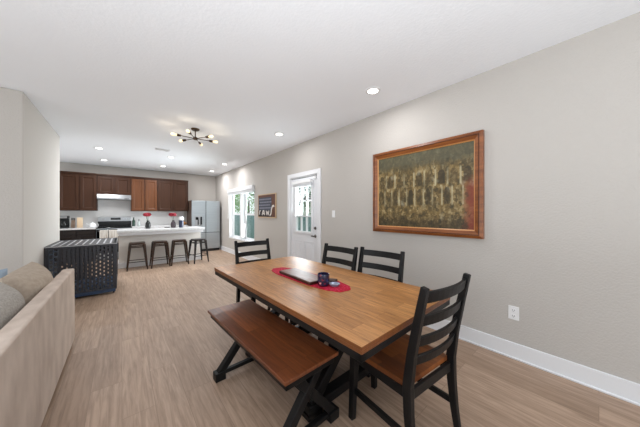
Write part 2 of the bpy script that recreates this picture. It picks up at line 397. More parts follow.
# ---- window: two single-hung units side by side, set deep in a white lined opening
win = thing('window_1', 'double white sash window in the right wall past the hanging sign', 'window', (D, 7.0, 0)); win['kind'] = 'structure'
b = B()
for y0, y1 in ((WY0 - .0, WY0 + .012), (WY1 - .012, WY1)): b.box(.001, .165, y0 - 7, y1 - 7, WZ0, WZ1)
b.box(-.012, .165, WY0 - 7.03, WY1 - 6.97, WZ0 - .03, WZ0 + .005).box(.001, .165, WY0 - 7, WY1 - 7, WZ1 - .012, WZ1)
b.box(-.004, .165, 6.945 - 7, 7.075 - 7, WZ0, WZ1)
b.build('window_frame', M_white, win, bevel=.003)
for y0, y1 in ((WY0 + .012, 6.945), (7.075, WY1 - .012)):
    s = B(); x0, x1 = .115, .155; fw = .045; zm = 1.29
    s.box(x0, x1, y0 - 7, y0 - 7 + fw, WZ0, WZ1 - .012).box(x0, x1, y1 - 7 - fw, y1 - 7, WZ0, WZ1 - .012)
    s.box(x0, x1, y0 - 7, y1 - 7, WZ0, WZ0 + .06).box(x0, x1, y0 - 7, y1 - 7, WZ1 - .07, WZ1 - .012).box(x0 - .012, x1, y0 - 7, y1 - 7, zm - .028, zm + .028)
    sash = s.build('sash', M_white, win, bevel=.003)
    B().box(.134, .138, y0 - 7 + fw, y1 - 7 - fw, WZ0 + .06, WZ1 - .07).build('window_pane', M_glass, sash)
bl = thing('window_blind', 'raised white slatted blind with valance across the top of the window', 'blind', (D, 7.0, 1.9))
B().box(-.07, -.002, -.97, 1.02, .09, .20).build('valance', M_white, bl, bevel=.006)
b = B()
for k in range(6): b.box(-.06, -.006, -.955 , 1.005, .012 + k * .013, .020 + k * .013)
b.build('slat_stack', M_white, bl)
B().cyl((-.05, .93, .01), (-.06, .95, -.75), .005, seg=8).build('tilt_wand', M_plate, bl)

# ---- entry door: half-lite with nine panes
struct('trim_2', B().box(D - .02, D, 3.245, DY0, 0, 2.15).box(D - .02, D, DY1, 4.35, 0, 2.15).box(D - .02, D, DY0, DY1, DZ1, 2.15)
       .box(D, D + .15, DY0, DY0 + .02, 0, DZ1).box(D, D + .15, DY1 - .02, DY1, 0, DZ1).box(D, D + .15, DY0, DY1, DZ1 - .02, DZ1), M_white, 'white casing round the back door', bevel=.004)
dr = thing('door_1', 'white half-glazed back door with nine panes', 'door', (D + .012, 0, 0)); dr['kind'] = 'structure'
y0, y1 = DY0 + .024, DY1 - .024; z1 = DZ1 - .03
GY0, GY1, GZ0, GZ1 = y0 + .17, y1 - .17, .96, 1.89
b = B(); b.box(0, .045, y0, y1, .012, GZ0).box(0, .045, y0, y1, GZ1, z1).box(0, .045, y0, GY0, GZ0, GZ1).box(0, .045, GY1, y1, GZ0, GZ1)
b.build('door_slab', M_door, dr, bevel=.003)
b = B()      # raised lower panels
for p0, p1 in ((y0 + .13, (y0 + y1) / 2 - .05), ((y0 + y1) / 2 + .05, y1 - .13)):
    for a, c, e, g in ((p0, p1, .2, .215), (p0, p1, .765, .78), (p0, p0 + .015, .2, .78), (p1 - .015, p1, .2, .78)): b.box(-.008, .004, a, c, e, g)
    b.box(-.006, .004, p0 + .05, p1 - .05, .25, .73)
b.build('raised_panel', M_door, dr, bevel=.004)
b = B()
b.box(-.016, .05, GY0 - .035, GY0 + .01, GZ0 - .035, GZ1 + .035).box(-.016, .05, GY1 - .01, GY1 + .035, GZ0 - .035, GZ1 + .035)
b.box(-.016, .05, GY0, GY1, GZ0 - .035, GZ0 + .01).box(-.016, .05, GY0, GY1, GZ1 - .01, GZ1 + .035)
for k in (1, 2):
    yy = GY0 + (GY1 - GY0) * k / 3; zz = GZ0 + (GZ1 - GZ0) * k / 3
    b.box(-.004, .04, yy - .012, yy + .012, GZ0, GZ1).box(-.004, .04, GY0, GY1, zz - .012, zz + .012)
gf = b.build('glazing_bars', M_white, dr, bevel=.003)
B().box(.02, .024, GY0, GY1, GZ0, GZ1).build('window_pane', M_glass, gf)
hb = B().lathe([(.028, 0), (.03, .004), (.026, .012), (.012, .014), (.012, .03), (.001, .032)], (0, y0 + .065, 1.05), 20, (-1, 0, 0)).build('deadbolt', M_nickel, dr, smooth=True)
b = B().lathe([(.03, 0), (.032, .004), (.026, .012), (.011, .014), (.011, .045), (.001, .046)], (0, y0 + .065, .90), 20, (-1, 0, 0))
b.bar((-.042, y0 + .055, .90), (-.046, y0 + .135, .90), .018, .022, (1, 0, 0)); b.build('door_handle', M_nickel, dr, smooth=True)
B().box(-.03, .0, y0 + .02, y0 + .10, z1 - .055, z1 - .005).build('door_sensor', M_plate, dr, bevel=.003)
B().box(-.001, .004, y0, y1, z1 + .001, z1 + .009).build('door_top_gap', M_slot, dr)  # dark strip standing in for shade in the gap above the door
db = thing('door_blind', 'small raised white blind above the panes of the back door', 'blind', (D - .004, 0, 1.90))
B().box(-.062, 0, GY0 - .05, GY1 + .05, .02, .075).build('headrail', M_plate, db, bevel=.004)
b = B()
for k in range(5): b.box(-.055, -.012, GY0 - .03, GY1 + .03, -.045 + k * .013, -.037 + k * .013)
b.build('slat_stack', M_white, db)
B().cyl((-.06, GY1 + .02, .03), (-.065, GY1 + .03, -.55), .004, seg=8).build('tilt_wand', M_plate, db)

# ---- world outside the right wall
struct('lawn', B().box(D + .18, 16, -8, 34, -.75, -.60), M_lawn, 'lawn outside the window')
fn = thing('yard_fence', 'weathered teal board fence outside the window', 'fence', (7.0, 0, -.60))
b = B(); y = -3.0
while y < 24: b.box(-.012, .012, y, y + .135, .05, 1.78 + random.uniform(-.01, .01)); y += .145
b.build('fence_boards', M_fence, fn); B().box(.012, .05, -3, 24, .4, .49).box(.012, .05, -3, 24, 1.35, 1.44).build('fence_rail', M_fence, fn)
def tree(label, loc, r, h, m, seed, n=2600):
    t = thing('garden_tree', label, 'tree', loc, group='trees beyond the yard fence'); rn = random.Random(seed); b = B()
    b.cyl((0, 0, 0), (.06, .04, h * .62), .12, .06, 10); b.build('trunk', M_bark, t, smooth=True)
    b = B()
    cl = [(Vector((rn.uniform(-.7, .7) * r, rn.uniform(-.7, .7) * r, h * rn.uniform(.42, .95))), r * rn.uniform(.35, .6)) for _ in range(12)]
    for i in range(n):
        c, rr = rn.choice(cl); d = Vector((rn.gauss(0, 1), rn.gauss(0, 1), rn.gauss(0, 1))).normalized() * rr * rn.uniform(.5, 1) ** .5
        p = c + d; a = Vector((rn.gauss(0, 1), rn.gauss(0, 1), rn.gauss(0, 1))).normalized(); e = a.orthogonal().normalized(); s = rn.uniform(.06, .12)
        b.bm.faces.new([b.bm.verts.new(q) for q in (p - a * s, p + e * s * .5, p + a * s, p - e * s * .5)])
    b.build('crown', m, t)
tree('bright green leafy tree seen through the far sash of the window', (9.0, 21.0, -.6), 2.3, 5.0, M_leafs[0], 1)
tree('deep green tree seen through the near sash of the window', (8.6, 16.4, -.6), 2.0, 5.6, M_leafs[1], 2)
tree('yellow-green bushy tree at the left in the far sash', (9.3, 27.2, -.6), 2.0, 4.6, M_leafs[0], 3)
tree('deep green tree seen through the top panes of the back door', (9.4, 11.6, -.6), 1.9, 5.4, M_leafs[1], 4)
hs = thing('neighbour_house', 'pale house beyond the fence seen through the middle panes of the back door', 'house', (14.0, 15.0, -.6))
B().box(-1, 3, -5, 3, 0, 2.9).build('house_wall', M_house, hs)
B().prism([(-1.4, 2.9), (3.4, 2.9), (1, 4.4)], -5.3, 3.3, Matrix(((1, 0, 0, 0), (0, 0, 1, 0), (0, 1, 0, 0), (0, 0, 0, 1)))).build('roof', M_roof, hs)

# ------------------------------------------------------------------ ceiling fittings
cl_pts = [(2.20, 1.67, 'recessed ceiling light nearest, above the painting'), (2.136, 3.66, 'recessed ceiling light above the back door'),
          (2.25, 6.93, 'recessed ceiling light above the window'), (2.31, 8.37, 'recessed ceiling light near the corner above the refrigerator'),
          (.95, 6.95, 'recessed ceiling light above the island, beyond the chandelier'), (.94, 8.42, 'recessed ceiling light in front of the right-hand upper cabinets'),
          (-.38, 6.97, 'recessed ceiling light above the dog crate side of the kitchen, nearer of the left pair'), (-.367, 8.45, 'recessed ceiling light in front of the range hood, farther of the left pair')]
base = None
for i, (x, y, lab) in enumerate(cl_pts):
    if base is None:
        base = thing('recessed_light', lab, 'ceiling light', (x, y, H), 0, 'recessed ceiling lights')
        B().lathe([(.055, -.001), (.058, -.008), (.074, -.010), (.085, -.006), (.086, -.0005), (.0855, 0)], seg=28).build('trim_ring', M_white, base, smooth=True)
        B().lathe([(.001, -.0075), (.056, -.0075), (.057, -.003), (.001, -.003)], seg=28).build('diffuser', M_lamp, base, smooth=True)
    else:
        dup(base, (x, y, H), 0, lab)
    area('recessed_lamp', (x, y, H - .02), (0, 0, 0), .11, .11, DOWN_W * (.5 if y < 5 else 1), (.98, .985, 1.0), 'DISK')

# sputnik chandelier with six arms
CX, CY = .937, 4.345
ch = thing('chandelier', 'bronze six-arm sputnik chandelier with glowing bulbs', 'chandelier', (CX, CY, H))
B().lathe([(.001, -.028), (.05, -.027), (.062, -.016), (.064, -.0005), (.001, 0)], seg=24).build('canopy', M_brass, ch, smooth=True)
B().cyl((0, 0, -.02), (0, 0, -.155), .008, seg=12).build('stem', M_brass, ch, smooth=True)
B().lathe([(.001, -.185), (.03, -.182), (.036, -.165), (.036, -.15), (.028, -.14), (.001, -.138)], seg=20).build('hub', M_brass, ch, smooth=True)
for bx, by, bz in ((.628, 4.36, 2.59), (.775, 4.05, 2.585), (.777, 4.62, 2.575), (1.09, 4.63, 2.575), (1.10, 4.05, 2.575), (1.245, 4.31, 2.575)):
    e = Vector((bx - CX, by - CY, bz - H)); o_ = Vector((0, 0, -.162)); d = (e - o_).normalized(); L = (e - o_).length
    a = B().cyl(o_ + d * .02, o_ + d * (L - .10), .0055, seg=10).build('arm', M_brass, ch, smooth=True)
    B().lathe([(.001, L - .105), (.016, L - .10), (.02, L - .07), (.02, L - .045), (.001, L - .044)], o_, 16, d).build('socket', M_brass, a, smooth=True)
    B().lathe([(.011, L - .046), (.014, L - .03), (.021, L - .008), (.025, L + .010), (.021, L + .028), (.010, L + .037), (.001, L + .039)], o_, 16, d).build('bulb', M_bulb, a, smooth=True)
    ld = bpy.data.lights.new('bulb_lamp', 'POINT'); ld.energy = BULB_W; ld.color = (1, .86, .66); ld.shadow_soft_size = .03
    lo = bpy.data.objects.new('bulb_lamp', ld); C.objects.link(lo); lo.location = Vector((CX, CY, H)) + o_ + d * (L + .085)

av = thing('air_vent', 'white louvred air vent in the ceiling beyond the chandelier', 'vent', (.69, 6.25, H))
B().box(-.13, .13, -.08, -.062, -.01, 0).box(-.13, .13, .062, .08, -.01, 0).box(-.13, -.11, -.08, .08, -.01, 0).box(.11, .13, -.08, .08, -.01, 0).box(-.02, .02, -.08, .08, -.01, 0).build('vent_frame', M_white, av, bevel=.002)
B().box(-.12, .12, -.07, .07, -.003, -.001).build('vent_backing', M_slot, av)
b = B()
for k in range(4): b.bar((-.11, -.048 + k * .032, -.007), (.11, -.05 + k * .02, -.007), .003, .012, (0, 1, .7))
b.build('louvres', M_plate, av)

# ------------------------------------------------------------------ things on the right wall
pt = thing('framed_painting', 'large framed painting of a dim columned hall in a golden brown wooden frame', 'painting', (D, 1.4005, 1.62))
W2, H2 = .6665, .54
def ring(b, w, h, t, x0, x1, x0i=None):
    """picture-frame ring w,h half sizes outside, t width; front face may slope from x0 (outer) to x0i (inner)"""
    x0i = x0 if x0i is None else x0i
    o = [(-w, -h), (w, -h), (w, h), (-w, h)]; i_ = [(-w + t, -h + t), (w - t, -h + t), (w - t, h - t), (-w + t, h - t)]
    for k in range(4):
        p, q = o[k], o[(k + 1) % 4]; r, s = i_[(k + 1) % 4], i_[k]
        b.hexa([(x1, p[0], p[1]), (x1, q[0], q[1]), (x1, r[0], r[1]), (x1, s[0], s[1]), (x0, p[0], p[1]), (x0, q[0], q[1]), (x0i, r[0], r[1]), (x0i, s[0], s[1])])
    return b
fr = ring(ring(B(), W2, H2, .030, -.040, -.001, -.052), W2 - .040, H2 - .040, .034, -.050, -.001, -.034).build('frame', M_frame, pt)
ring(B(), W2 - .028, H2 - .028, .014, -.040, -.001).build('frame_groove', M_frame_d, fr)
ring(B(), W2 - .073, H2 - .073, .012, -.030, -.001, -.022).build('frame_lip', M_frame_g, fr)
B().box(-.018, -.004, -W2 + .08, W2 - .08, -H2 + .08, H2 - .08).build('canvas', M_paint, pt)

sg = thing('wall_sign', 'small square dark slate sign with white lettering and brown wooden strip', 'sign', (D, 5.31, 1.51))
w, h = .455, .285
B().box(-.022, -.002, -w, w, -h, h).build('sign_board', M_chalk, sg, bevel=.003)
b = B().box(-.028, -.006, -w - .012, -w + .012, -h - .012, h + .012).box(-.028, -.006, w - .012, w + .012, -h - .012, h + .012).box(-.028, -.006, -w, w, h - .012, h + .012).box(-.028, -.006, -w, w, -h - .012, -h + .012)
b.build('sign_frame', M_signedge, sg, bevel=.002)
B().box(-.027, -.02, -w + .012, -w + .19, -h + .012, h - .012).box(-.027, -.02, -w + .19, w - .012, h - .07, h - .012).build('wooden_strip', M_signwood, sg)
B().box(-.0265, -.0215, -w + .19, w - .012, -h + .012, -h + .17).build('dark_band', mat('dark_sign_band', (44, 30, 30), .7), sg)
for k, (a, c) in enumerate(((.40, -.18), (.36, -.2), (.42, -.15), (.38, -.22))):
    z = .165 - k * .072; yy = a; b = B()
    while yy > c:
        l_ = random.uniform(.03, .09); b.box(-.0245, -.021, yy - l_, yy, z - .014, z + .014); yy -= l_ + .022
    b.box(-.0235, -.021, c, a, z - .014, z - .009); b.build('text_line', M_chalkgrey, sg)['label'] = 'row of small grey lettering'
# the big white word at the foot, too small to read: its letters' strokes
def letter(strokes, t=.03):
    b = B()
    for pts in strokes:
        for p, q in zip(pts, pts[1:]): b.bar((-.029, p[0], p[1]), (-.029, q[0], q[1]), .006, t, (1, 0, 0))
    b.build('white_letter', M_chalkwhite, sg)['label'] = 'white letter'
letter([[(.37, -.22), (.37, -.13), (.31, -.12)]]); letter([[(.22, -.23), (.17, -.12), (.13, -.12), (.08, -.23)], [(.20, -.19), (.10, -.19)]], .036)
letter([[(.0, -.12), (-.03, -.23), (-.07, -.14), (-.11, -.23), (-.14, -.12)]]); letter([[(-.18, -.24), (-.24, -.2), (-.27, -.08), (-.33, -.0), (-.40, -.02)]], .04)

sw = thing('light_switch', 'white rocker light switch plate beside the back door', 'switch', (D, 2.915, 1.318))
B().box(-.007, -.0005, -.037, .037, -.06, .06).build('cover_plate', M_plate, sw, bevel=.003)
B().bar((-.008, 0, -.033), (-.012, 0, .033), .034, .006, (0, 1, 0)).build('rocker', M_plate, sw, bevel=.002)
ol = thing('wall_outlet', 'white double power outlet low on the wall under the painting', 'outlet', (D, .506, .417))
B().box(-.007, -.0005, -.039, .039, -.062, .062).build('cover_plate', M_plate, ol, bevel=.003)
for z in (-.026, .026):
    s = B().box(-.010, -.006, -.018, .018, z - .015, z + .015).build('socket', M_plate, ol, bevel=.004)
    B().box(-.0105, -.009, -.009, -.006, z - .005, z + .008).box(-.0105, -.009, .006, .009, z - .005, z + .008).cyl((-.0105, 0, z - .009), (-.009, 0, z - .009), .003, seg=8).build('slots', M_slot, s)

# ------------------------------------------------------------------ dining table
TX0, TX1, TY0, TY1 = .775, 1.773, .668, 2.635; TCX, TCY = (TX0 + TX1) / 2, (TY0 + TY1) / 2
tb = thing('dining_table', 'long rectangular dining table with honey oak top and black trestle base', 'table', (TCX - .006, TCY, 0), math.radians(1.2))
hw, hl = (TX1 - TX0) / 2, (TY1 - TY0) / 2
tt = B().box(-hw, hw, -hl, hl, .7425, .760).build('tabletop', M_table, tb, bevel=.002)
tt.data.materials.append(M_edge)
for p in tt.data.polygons: p.material_index = 1 if abs(p.normal.z) < .5 else 0
B().box(-hw + .001, hw - .001, -hl + .001, hl - .001, .724, .7415).build('edge_layer', M_edge, tb, bevel=.003)
ap = B().box(-hw + .004, hw - .004, -hl + .004, -hl + .034, .686, .724).box(-hw + .004, hw - .004, hl - .034, hl - .004, .686, .724).box(-hw + .004, -hw + .034, -hl + .004, hl - .004, .686, .724).box(hw - .034, hw - .004, -hl + .004, hl - .004, .686, .724)
ap.build('apron', M_black, tb, bevel=.004)
B().box(-.40, .40, -.45, -.37, .655, .724).box(-.40, .40, .42, .50, .655, .724).box(-.30, -.24, -.6, .6, .67, .724).box(.24, .30, -.6, .6, .67, .724).build('cleats', M_black, tb, bevel=.004)
for sy in (-.41, .46):
    B().bar((-.32, sy - .001, .08), (.26, sy - .001, .66), .07, .075, (0, 1, 0)).build('leg', M_black, tb, bevel=.005)
    B().bar((.32, sy + .001, .08), (-.26, sy + .001, .66), .07, .075, (0, 1, 0)).build('leg', M_black, tb, bevel=.005)
    B().box(-.36, .36, sy - .042, sy + .042, .025, .09).box(-.37, -.25, sy - .047, sy + .047, 0, .035).box(.25, .37, sy - .047, sy + .047, 0, .035).build('foot_beam', M_black, tb, bevel=.006)
B().box(-.035, .035, -.40, .45, .33, .41).build('stretcher', M_black, tb, bevel=.005)

# ------------------------------------------------------------------ bench
BX0, BX1, BY0, BY1 = .617, 1.022, 1.052, 2.288; BCX, BCY = (BX0 + BX1) / 2, (BY0 + BY1) / 2
be = thing('dining_bench', 'dark cherry topped bench with black crossed legs beside the table', 'bench', (BCX, BCY, 0), math.radians(2.5))
hw, hl = (BX1 - BX0) / 2, (BY1 - BY0) / 2
B().box(-hw, hw, -hl, hl, .438, .460).build('bench_seat', M_bench, be, bevel=.004)
B().box(-hw + .02, hw - .02, -hl + .02, -hl + .045, .392, .438).box(-hw + .02, hw - .02, hl - .045, hl - .02, .392, .438).box(-hw + .02, -hw + .045, -hl + .02, hl - .02, .392, .438).box(hw - .045, hw - .02, -hl + .02, hl - .02, .392, .438).build('apron', M_black, be, bevel=.004)
for sy in (-.55, .31):
    B().bar((-.205, sy - .001, .05), (.10, sy - .001, .41), .05, .052, (0, 1, 0)).build('leg', M_black, be, bevel=.004)
    B().bar((.205, sy + .001, .05), (-.10, sy + .001, .41), .05, .052, (0, 1, 0)).build('leg', M_black, be, bevel=.004)
    B().box(-.17, .17, sy - .03, sy + .03, .395, .438).build('cleat', M_black, be, bevel=.004)
    B().box(-.20, .20, sy - .018, sy + .018, .03, .06).box(-.245, -.165, sy - .036, sy + .036, 0, .065).box(.165, .245, sy - .036, sy + .036, 0, .065).build('foot_beam', M_black, be, bevel=.005)
B().box(-.022, .022, -.54, .30, .26, .31).build('stretcher', M_black, be, bevel=.004)

# ------------------------------------------------------------------ ladder-back chairs
def make_chair(label, loc, rz, group):
    t = thing('dining_chair', label, 'chair', loc, rz, group)
    # seat: slightly dished plank with curved front
    b = B(); N = 14; top = {}; bot = {}
    for i in range(N + 1):
        for j in range(N + 1):
            u = -1 + 2 * i / N; v = j / N
            hwid = .208 + .022 * v; y = -.19 + .42 * v + (.012 * (1 - u * u) if v == 1 else 0)
            dish = -.010 * max(0, 1 - u * u) * max(0, 1 - ((v - .42) / .42) ** 2)
            top[i, j] = b.bm.verts.new((u * hwid, y, .458 + dish)); bot[i, j] = b.bm.verts.new((u * hwid, y, .43))
    for i in range(N):
        for j in range(N):
            b.bm.faces.new((top[i, j], top[i + 1, j], top[i + 1, j + 1], top[i, j + 1])); b.bm.faces.new((bot[i, j], bot[i, j + 1], bot[i + 1, j + 1], bot[i + 1, j]))
        b.bm.faces.new((top[i, 0], bot[i, 0], bot[i + 1, 0], top[i + 1, 0])); b.bm.faces.new((top[i, N], top[i + 1, N], bot[i + 1, N], bot[i, N]))
        b.bm.faces.new((top[0, i], top[0, i + 1], bot[0, i + 1], bot[0, i])); b.bm.faces.new((top[N, i], bot[N, i], bot[N, i + 1], top[N, i + 1]))
    b.build('seat', M_seat, t, smooth=True)
    prof = [(-.250, 0, .030, .034), (-.225, .16, .034, .040), (-.210, .32, .036, .046), (-.206, .46, .038, .048), (-.226, .62, .036, .044), (-.260, .80, .034, .040), (-.298, .982, .032, .034)]
    for s in (-1, 1):
        b = B().sweep([(s * .220, y, z) for y, z, _, _ in prof], 0, 0, (1, 0, 0), [(w, h) for _, _, w, h in prof]); b.build('post', M_black, t, bevel=.005)
        B().bar((s * .222, .208, 0), (s * .208, .198, .43), .036, .036, (1, 0, 0), .046, .046).build('leg', M_black, t, bevel=.004)
    b = B().box(-.187, .187, .185, .207, .375, .43).box(-.195, .195, -.215, -.195, .375, .43)
    for s in (-1, 1): b.box(s * .205 - .011, s * .205 + .011, -.19, .18, .375, .43)
    b.build('seat_rail', M_black, t, bevel=.003)
    def yb(z): 
        for (y0, z0, _, _), (y1, z1, _, _) in zip(prof, prof[1:]):
            if z0 <= z <= z1: return y0 + (y1 - y0) * (z - z0) / (z1 - z0)
    for z, hh in ((.928, .060), (.803, .056), (.690, .054), (.588, .052)):
        pts = [(-.207 + .414 * k / 10, yb(z) - .028 * (1 - (2 * k / 10 - 1) ** 2), z) for k in range(11)]
        ln = .18 * 1
        b = B().sweep(pts, hh, .016, (0, -.2, 1)); b.build('slat', M_black, t, bevel=.003)
    for s in (-1, 1): B().bar((s * .216, -.222, .19), (s * .214, .20, .19), .022, .034, (1, 0, 0)).build('stretcher', M_black, t, bevel=.003)
    return t
R = math.radians
grp = 'ladder-back chairs round the dining table'
c0 = make_chair('nearest black ladder-back chair with chestnut seat at the near table end, back towards the viewer', (1.352, .812, 0), R(-5), grp)
dup(c0, (1.665, 1.355, 0), R(96), 'black ladder-back chair on the wall side of the table, under the painting')
dup(c0, (1.555, 1.83, 0), R(93), 'black ladder-back chair on the wall side of the table, between painting and back door')
dup(c0, (1.325, 2.675, 0), R(180), 'black ladder-back chair at the far table end, in front of the window')

# ------------------------------------------------------------------ things on the table
TZ = .7602
pts = []
RW, RL = .132, .485
for k in range(48):
    a = 2 * PI * k / 48; x = math.copysign(abs(math.cos(a)) ** .75, math.cos(a)) * RW; y = math.copysign(abs(math.sin(a)) ** .62, math.sin(a)) * RL
    q = 1 + .012 * math.sin(12 * a); pts.append((x * q, y * q))
rn = B().prism(pts, 0, .0035).build('table_runner', M_redlace, loc=(1.255, 1.685, TZ)); rn.rotation_euler = (0, 0, R(3))
tag(rn, 'crimson oval lace runner lying lengthwise on the dining table', 'table runner')
RZ = TZ + .0037
bd = thing('serving_board', 'long dark wooden serving board with glossy top on the red runner', 'board', (1.232, 1.715, RZ), R(-1))
B().box(-.092, .092, -.245, .245, 0, .024).build('board_body', M_wood_dk, bd, bevel=.005)
B().box(-.084, .084, -.237, .237, .0242, .0255).build('board_top', M_boardtop, bd)
cd = thing('candle_jar', 'small dark mosaic glass candle jar on the red runner', 'candle', (1.222, 1.408, RZ))
B().lathe([(.036, 0), (.042, .004), (.047, .02), (.048, .055), (.047, .085), (.045, .095), (.041, .093), (.043, .05), (.040, .012), (.001, .010)], seg=28).build('glass_jar', M_candle, cd, smooth=True)
B().lathe([(.001, .0105), (.039, .0125), (.041, .046), (.001, .048)], seg=24).build('candle_wax', mat('candle_wax', (170, 70, 90), .5), cd, smooth=True)
wb = B().box(-.035, .035, -.045, .045, 0, .022).build('wooden_block', M_wood_dk, loc=(1.330, 1.435, RZ), bevel=.004); wb.rotation_euler = (0, 0, R(25))
tag(wb, 'small dark wooden block on the runner behind the candle jar', 'block')
tr = thing('trinket_dish', 'small round silvery blue dish on the runner in front of the wooden block', 'dish', (1.283, 1.345, RZ))
B().lathe([(.001, 0), (.030, 0), (.040, .010), (.044, .018), (.041, .018), (.030, .008), (.001, .006)], seg=28).build('dish_body', mat('silvery_blue_ceramic', (150, 158, 178), .2, .4), tr, smooth=True)

# ------------------------------------------------------------------ sofa
so = thing('sofa', 'taupe velvet sofa seen from behind at the left edge', 'sofa', (-.37, 1.9, 0))
b = B()   # outer back panel, slightly leaning top
L0, L1 = -1.55, 1.585
b.hexa([(-.11, L0, .05), (0, L0, .05), (0, L1, .05), (-.11, L1, .05), (-.09, L0, .77), (-.004, L0, .77), (-.004, L1, .77), (-.09, L1, .77)]).build('back_panel', M_sofa, so, bevel=.014, seg=3)
B().box(-.92, -.112, L0 + .02, L1 - .02, .06, .30).build('base', M_sofa, so, bevel=.02)
for y0, y1 in ((L0, L0 + .16), (L1 - .16, L1)): B().box(-.94, -.112, y0, y1, .05, .60).build('arm', M_sofa, so, bevel=.04, seg=4)
for k in range(3):
    y0 = L0 + .16 + k * (L1 - L0 - .32) / 3; y1 = L0 + .16 + (k + 1) * (L1 - L0 - .32) / 3
    B().box(-.95, -.115, y0 + .004, y1 - .004, .302, .46).build('seat_cushion', M_sofa, so, bevel=.04, seg=4)
for x in (-.88, -.06):
    for y in (L0 + .1, L1 - .1): B().cyl((x, y, 0), (x, y, .06), .02, .028, 12).build('foot', M_black, so)
def cushion(nm, lab, loc, w, h, d, tilt, m, seed, rz=0.0, cat='cushion', roll=0.0):
    o = B().pillow(w, h, d, wob=.012, seed=seed).build(nm, m, smooth=True)
    o.location = loc; o.rotation_mode = 'XYZ'
    o.matrix_world = Matrix.Translation(loc) @ Matrix.Rotation(rz, 4, 'Z') @ Matrix.Rotation(-tilt, 4, 'Y') @ Matrix.Rotation(roll, 4, 'X') @ Matrix(((0, 0, 1, 0), (1, 0, 0, 0), (0, 1, 0, 0), (0, 0, 0, 1)))
    return tag(o, lab, cat, 'cushions on the sofa')
cushion('back_cushion', 'plump grey taupe back cushion at the far end of the sofa', (-.578, 2.965, .668), .71, .47, .27, R(12), M_cush, 1)
cushion('back_cushion', 'speckled grey back cushion nearest at the left photo edge', (-.60, 2.22, .665), .74, .46, .27, R(12), M_cush2, 2)
cushion('throw_pillow', 'pale blue throw pillow with its corner showing behind the cushions', (-.925, 3.19, .655), .40, .40, .12, R(12), M_bluep, 3, R(-80), 'pillow', R(4))

# ------------------------------------------------------------------ dog crate
cr = thing('dog_crate', 'charcoal metal dog crate with slotted sides and slatted top', 'crate', (-.478, 5.735, 0))
cw, cdp = .392, .515; Z0, Z1 = .07, .836
b = B()
for sx in (-1, 1):
    for sy in (-1, 1): b.box(sx * cw - .02, sx * cw + .02, sy * cdp - .02, sy * cdp + .02, Z0, Z1 - .012)
for z in (Z0, Z1 - .04):
    for sy in (-1, 1): b.box(-cw, cw, sy * cdp - .018, sy * cdp + .018, z, z + .04)
    for sx in (-1, 1): b.box(sx * cw - .018, sx * cw + .018, -cdp, cdp, z, z + .04)
b.build('crate_frame', M_crate, cr, bevel=.004)
def slotted(b, u0, u1, z0, z1, pos, axis, pu, su, pz, sz, t=.006):
    """panel with a staggered field of upright slots"""
    def bx(a0, a1, c0, c1):
        if a1 - a0 < 1e-4 or c1 - c0 < 1e-4: return
        if axis == 'x': b.box(a0, a1, pos - t / 2, pos + t / 2, c0, c1)
        else: b.box(pos - t / 2, pos + t / 2, a0, a1, c0, c1)
    n = max(1, round((u1 - u0) / pu)); p = (u1 - u0) / n; m = max(1, round((z1 - z0) / pz)); q = (z1 - z0) / m
    for i in range(n):
        s0 = u0 + i * p; c = s0 + p / 2
        bx(s0, c - su / 2, z0, z1); bx(c + su / 2, s0 + p, z0, z1)
        off = (i % 2) * q / 2
        for k in range(m + 1):
            zz = z0 + k * q + off
            bx(c - su / 2, c + su / 2, max(z0, zz - (q - sz) / 2), min(z1, zz + (q - sz) / 2))
    return b
slotted(B(), -.235, cw - .02, Z0 + .04, Z1 - .04, -cdp, 'x', .046, .017, .062, .040).build('front_panel', M_crate, cr)
B().box(-cw + .02, -cw + .045, -cdp - .01, -cdp + .01, Z0 + .04, Z1 - .04).box(-.255, -.232, -cdp - .014, -cdp + .014, Z0 + .04, Z1 - .04).build('door_stile', M_crate, cr, bevel=.003)
slotted(B(), -cw + .045, -.255, Z0 + .04, Z1 - .04, -cdp, 'x', .047, .034, .075, .058).build('side_grille', M_crate_b, cr)
slotted(B(), -cw + .02, cw - .02, Z0 + .04, Z1 - .04, cdp, 'x', .06, .034, .075, .055).build('back_panel', M_crate, cr)
slotted(B(), -cdp + .02, cdp - .02, Z0 + .04, Z1 - .04, -cw, 'y', .06, .030, .075, .055).build('left_panel', M_crate, cr)
slotted(B(), -cdp + .02, cdp - .02, Z0 + .04, Z1 - .04, cw, 'y', .06, .034, .075, .055).build('right_panel', M_crate, cr)
B().box(-cw - .02, cw + .02, -cdp - .02, cdp + .02, Z1 - .011, Z1 - .004).build('top_glare', M_crate_t, cr)  # added pale sheet that imitates light reflected between the slats
b = B(); n = 10; p = (2 * cw + .04) / n
for k in range(n):
    x = -cw - .02 + k * p; b.box(x + .012, x + p - .012, -cdp + .012, cdp - .012, Z1 - .004, Z1)
b.box(-cw - .02, cw + .02, -cdp - .02, -cdp + .012, Z1 - .004, Z1 + .001).box(-cw - .02, cw + .02, cdp - .012, cdp + .02, Z1 - .004, Z1 + .001)
b.build('top_slats', M_crate, cr, bevel=.001)
B().box(-cw + .03, cw - .03, -cdp + .03, cdp - .03, Z0 + .005, Z0 + .03).build('tray', M_cratemat, cr, bevel=.004)
B().box(-cw - .005, cw + .005, -cdp - .03, -cdp - .02, .035, Z0 + .012).build('base_strip', mat('dark_blue_strip', (40, 60, 88), .5), cr, bevel=.003)['label'] = 'blue strip along the foot'
for sx in (-1, 1):
    for sy in (-1, 1):
        w = B().cyl((sx * (cw - .02) - .011, sy * (cdp - .03), .026), (sx * (cw - .02) + .011, sy * (cdp - .03), .026), .026, seg=16).build('caster', M_dkgap, cr)
        B().box(sx * (cw - .02) - .018, sx * (cw - .02) + .018, sy * (cdp - .03) - .016, sy * (cdp - .03) + .016, .045, .071).build('caster_plate', M_nickel, w)

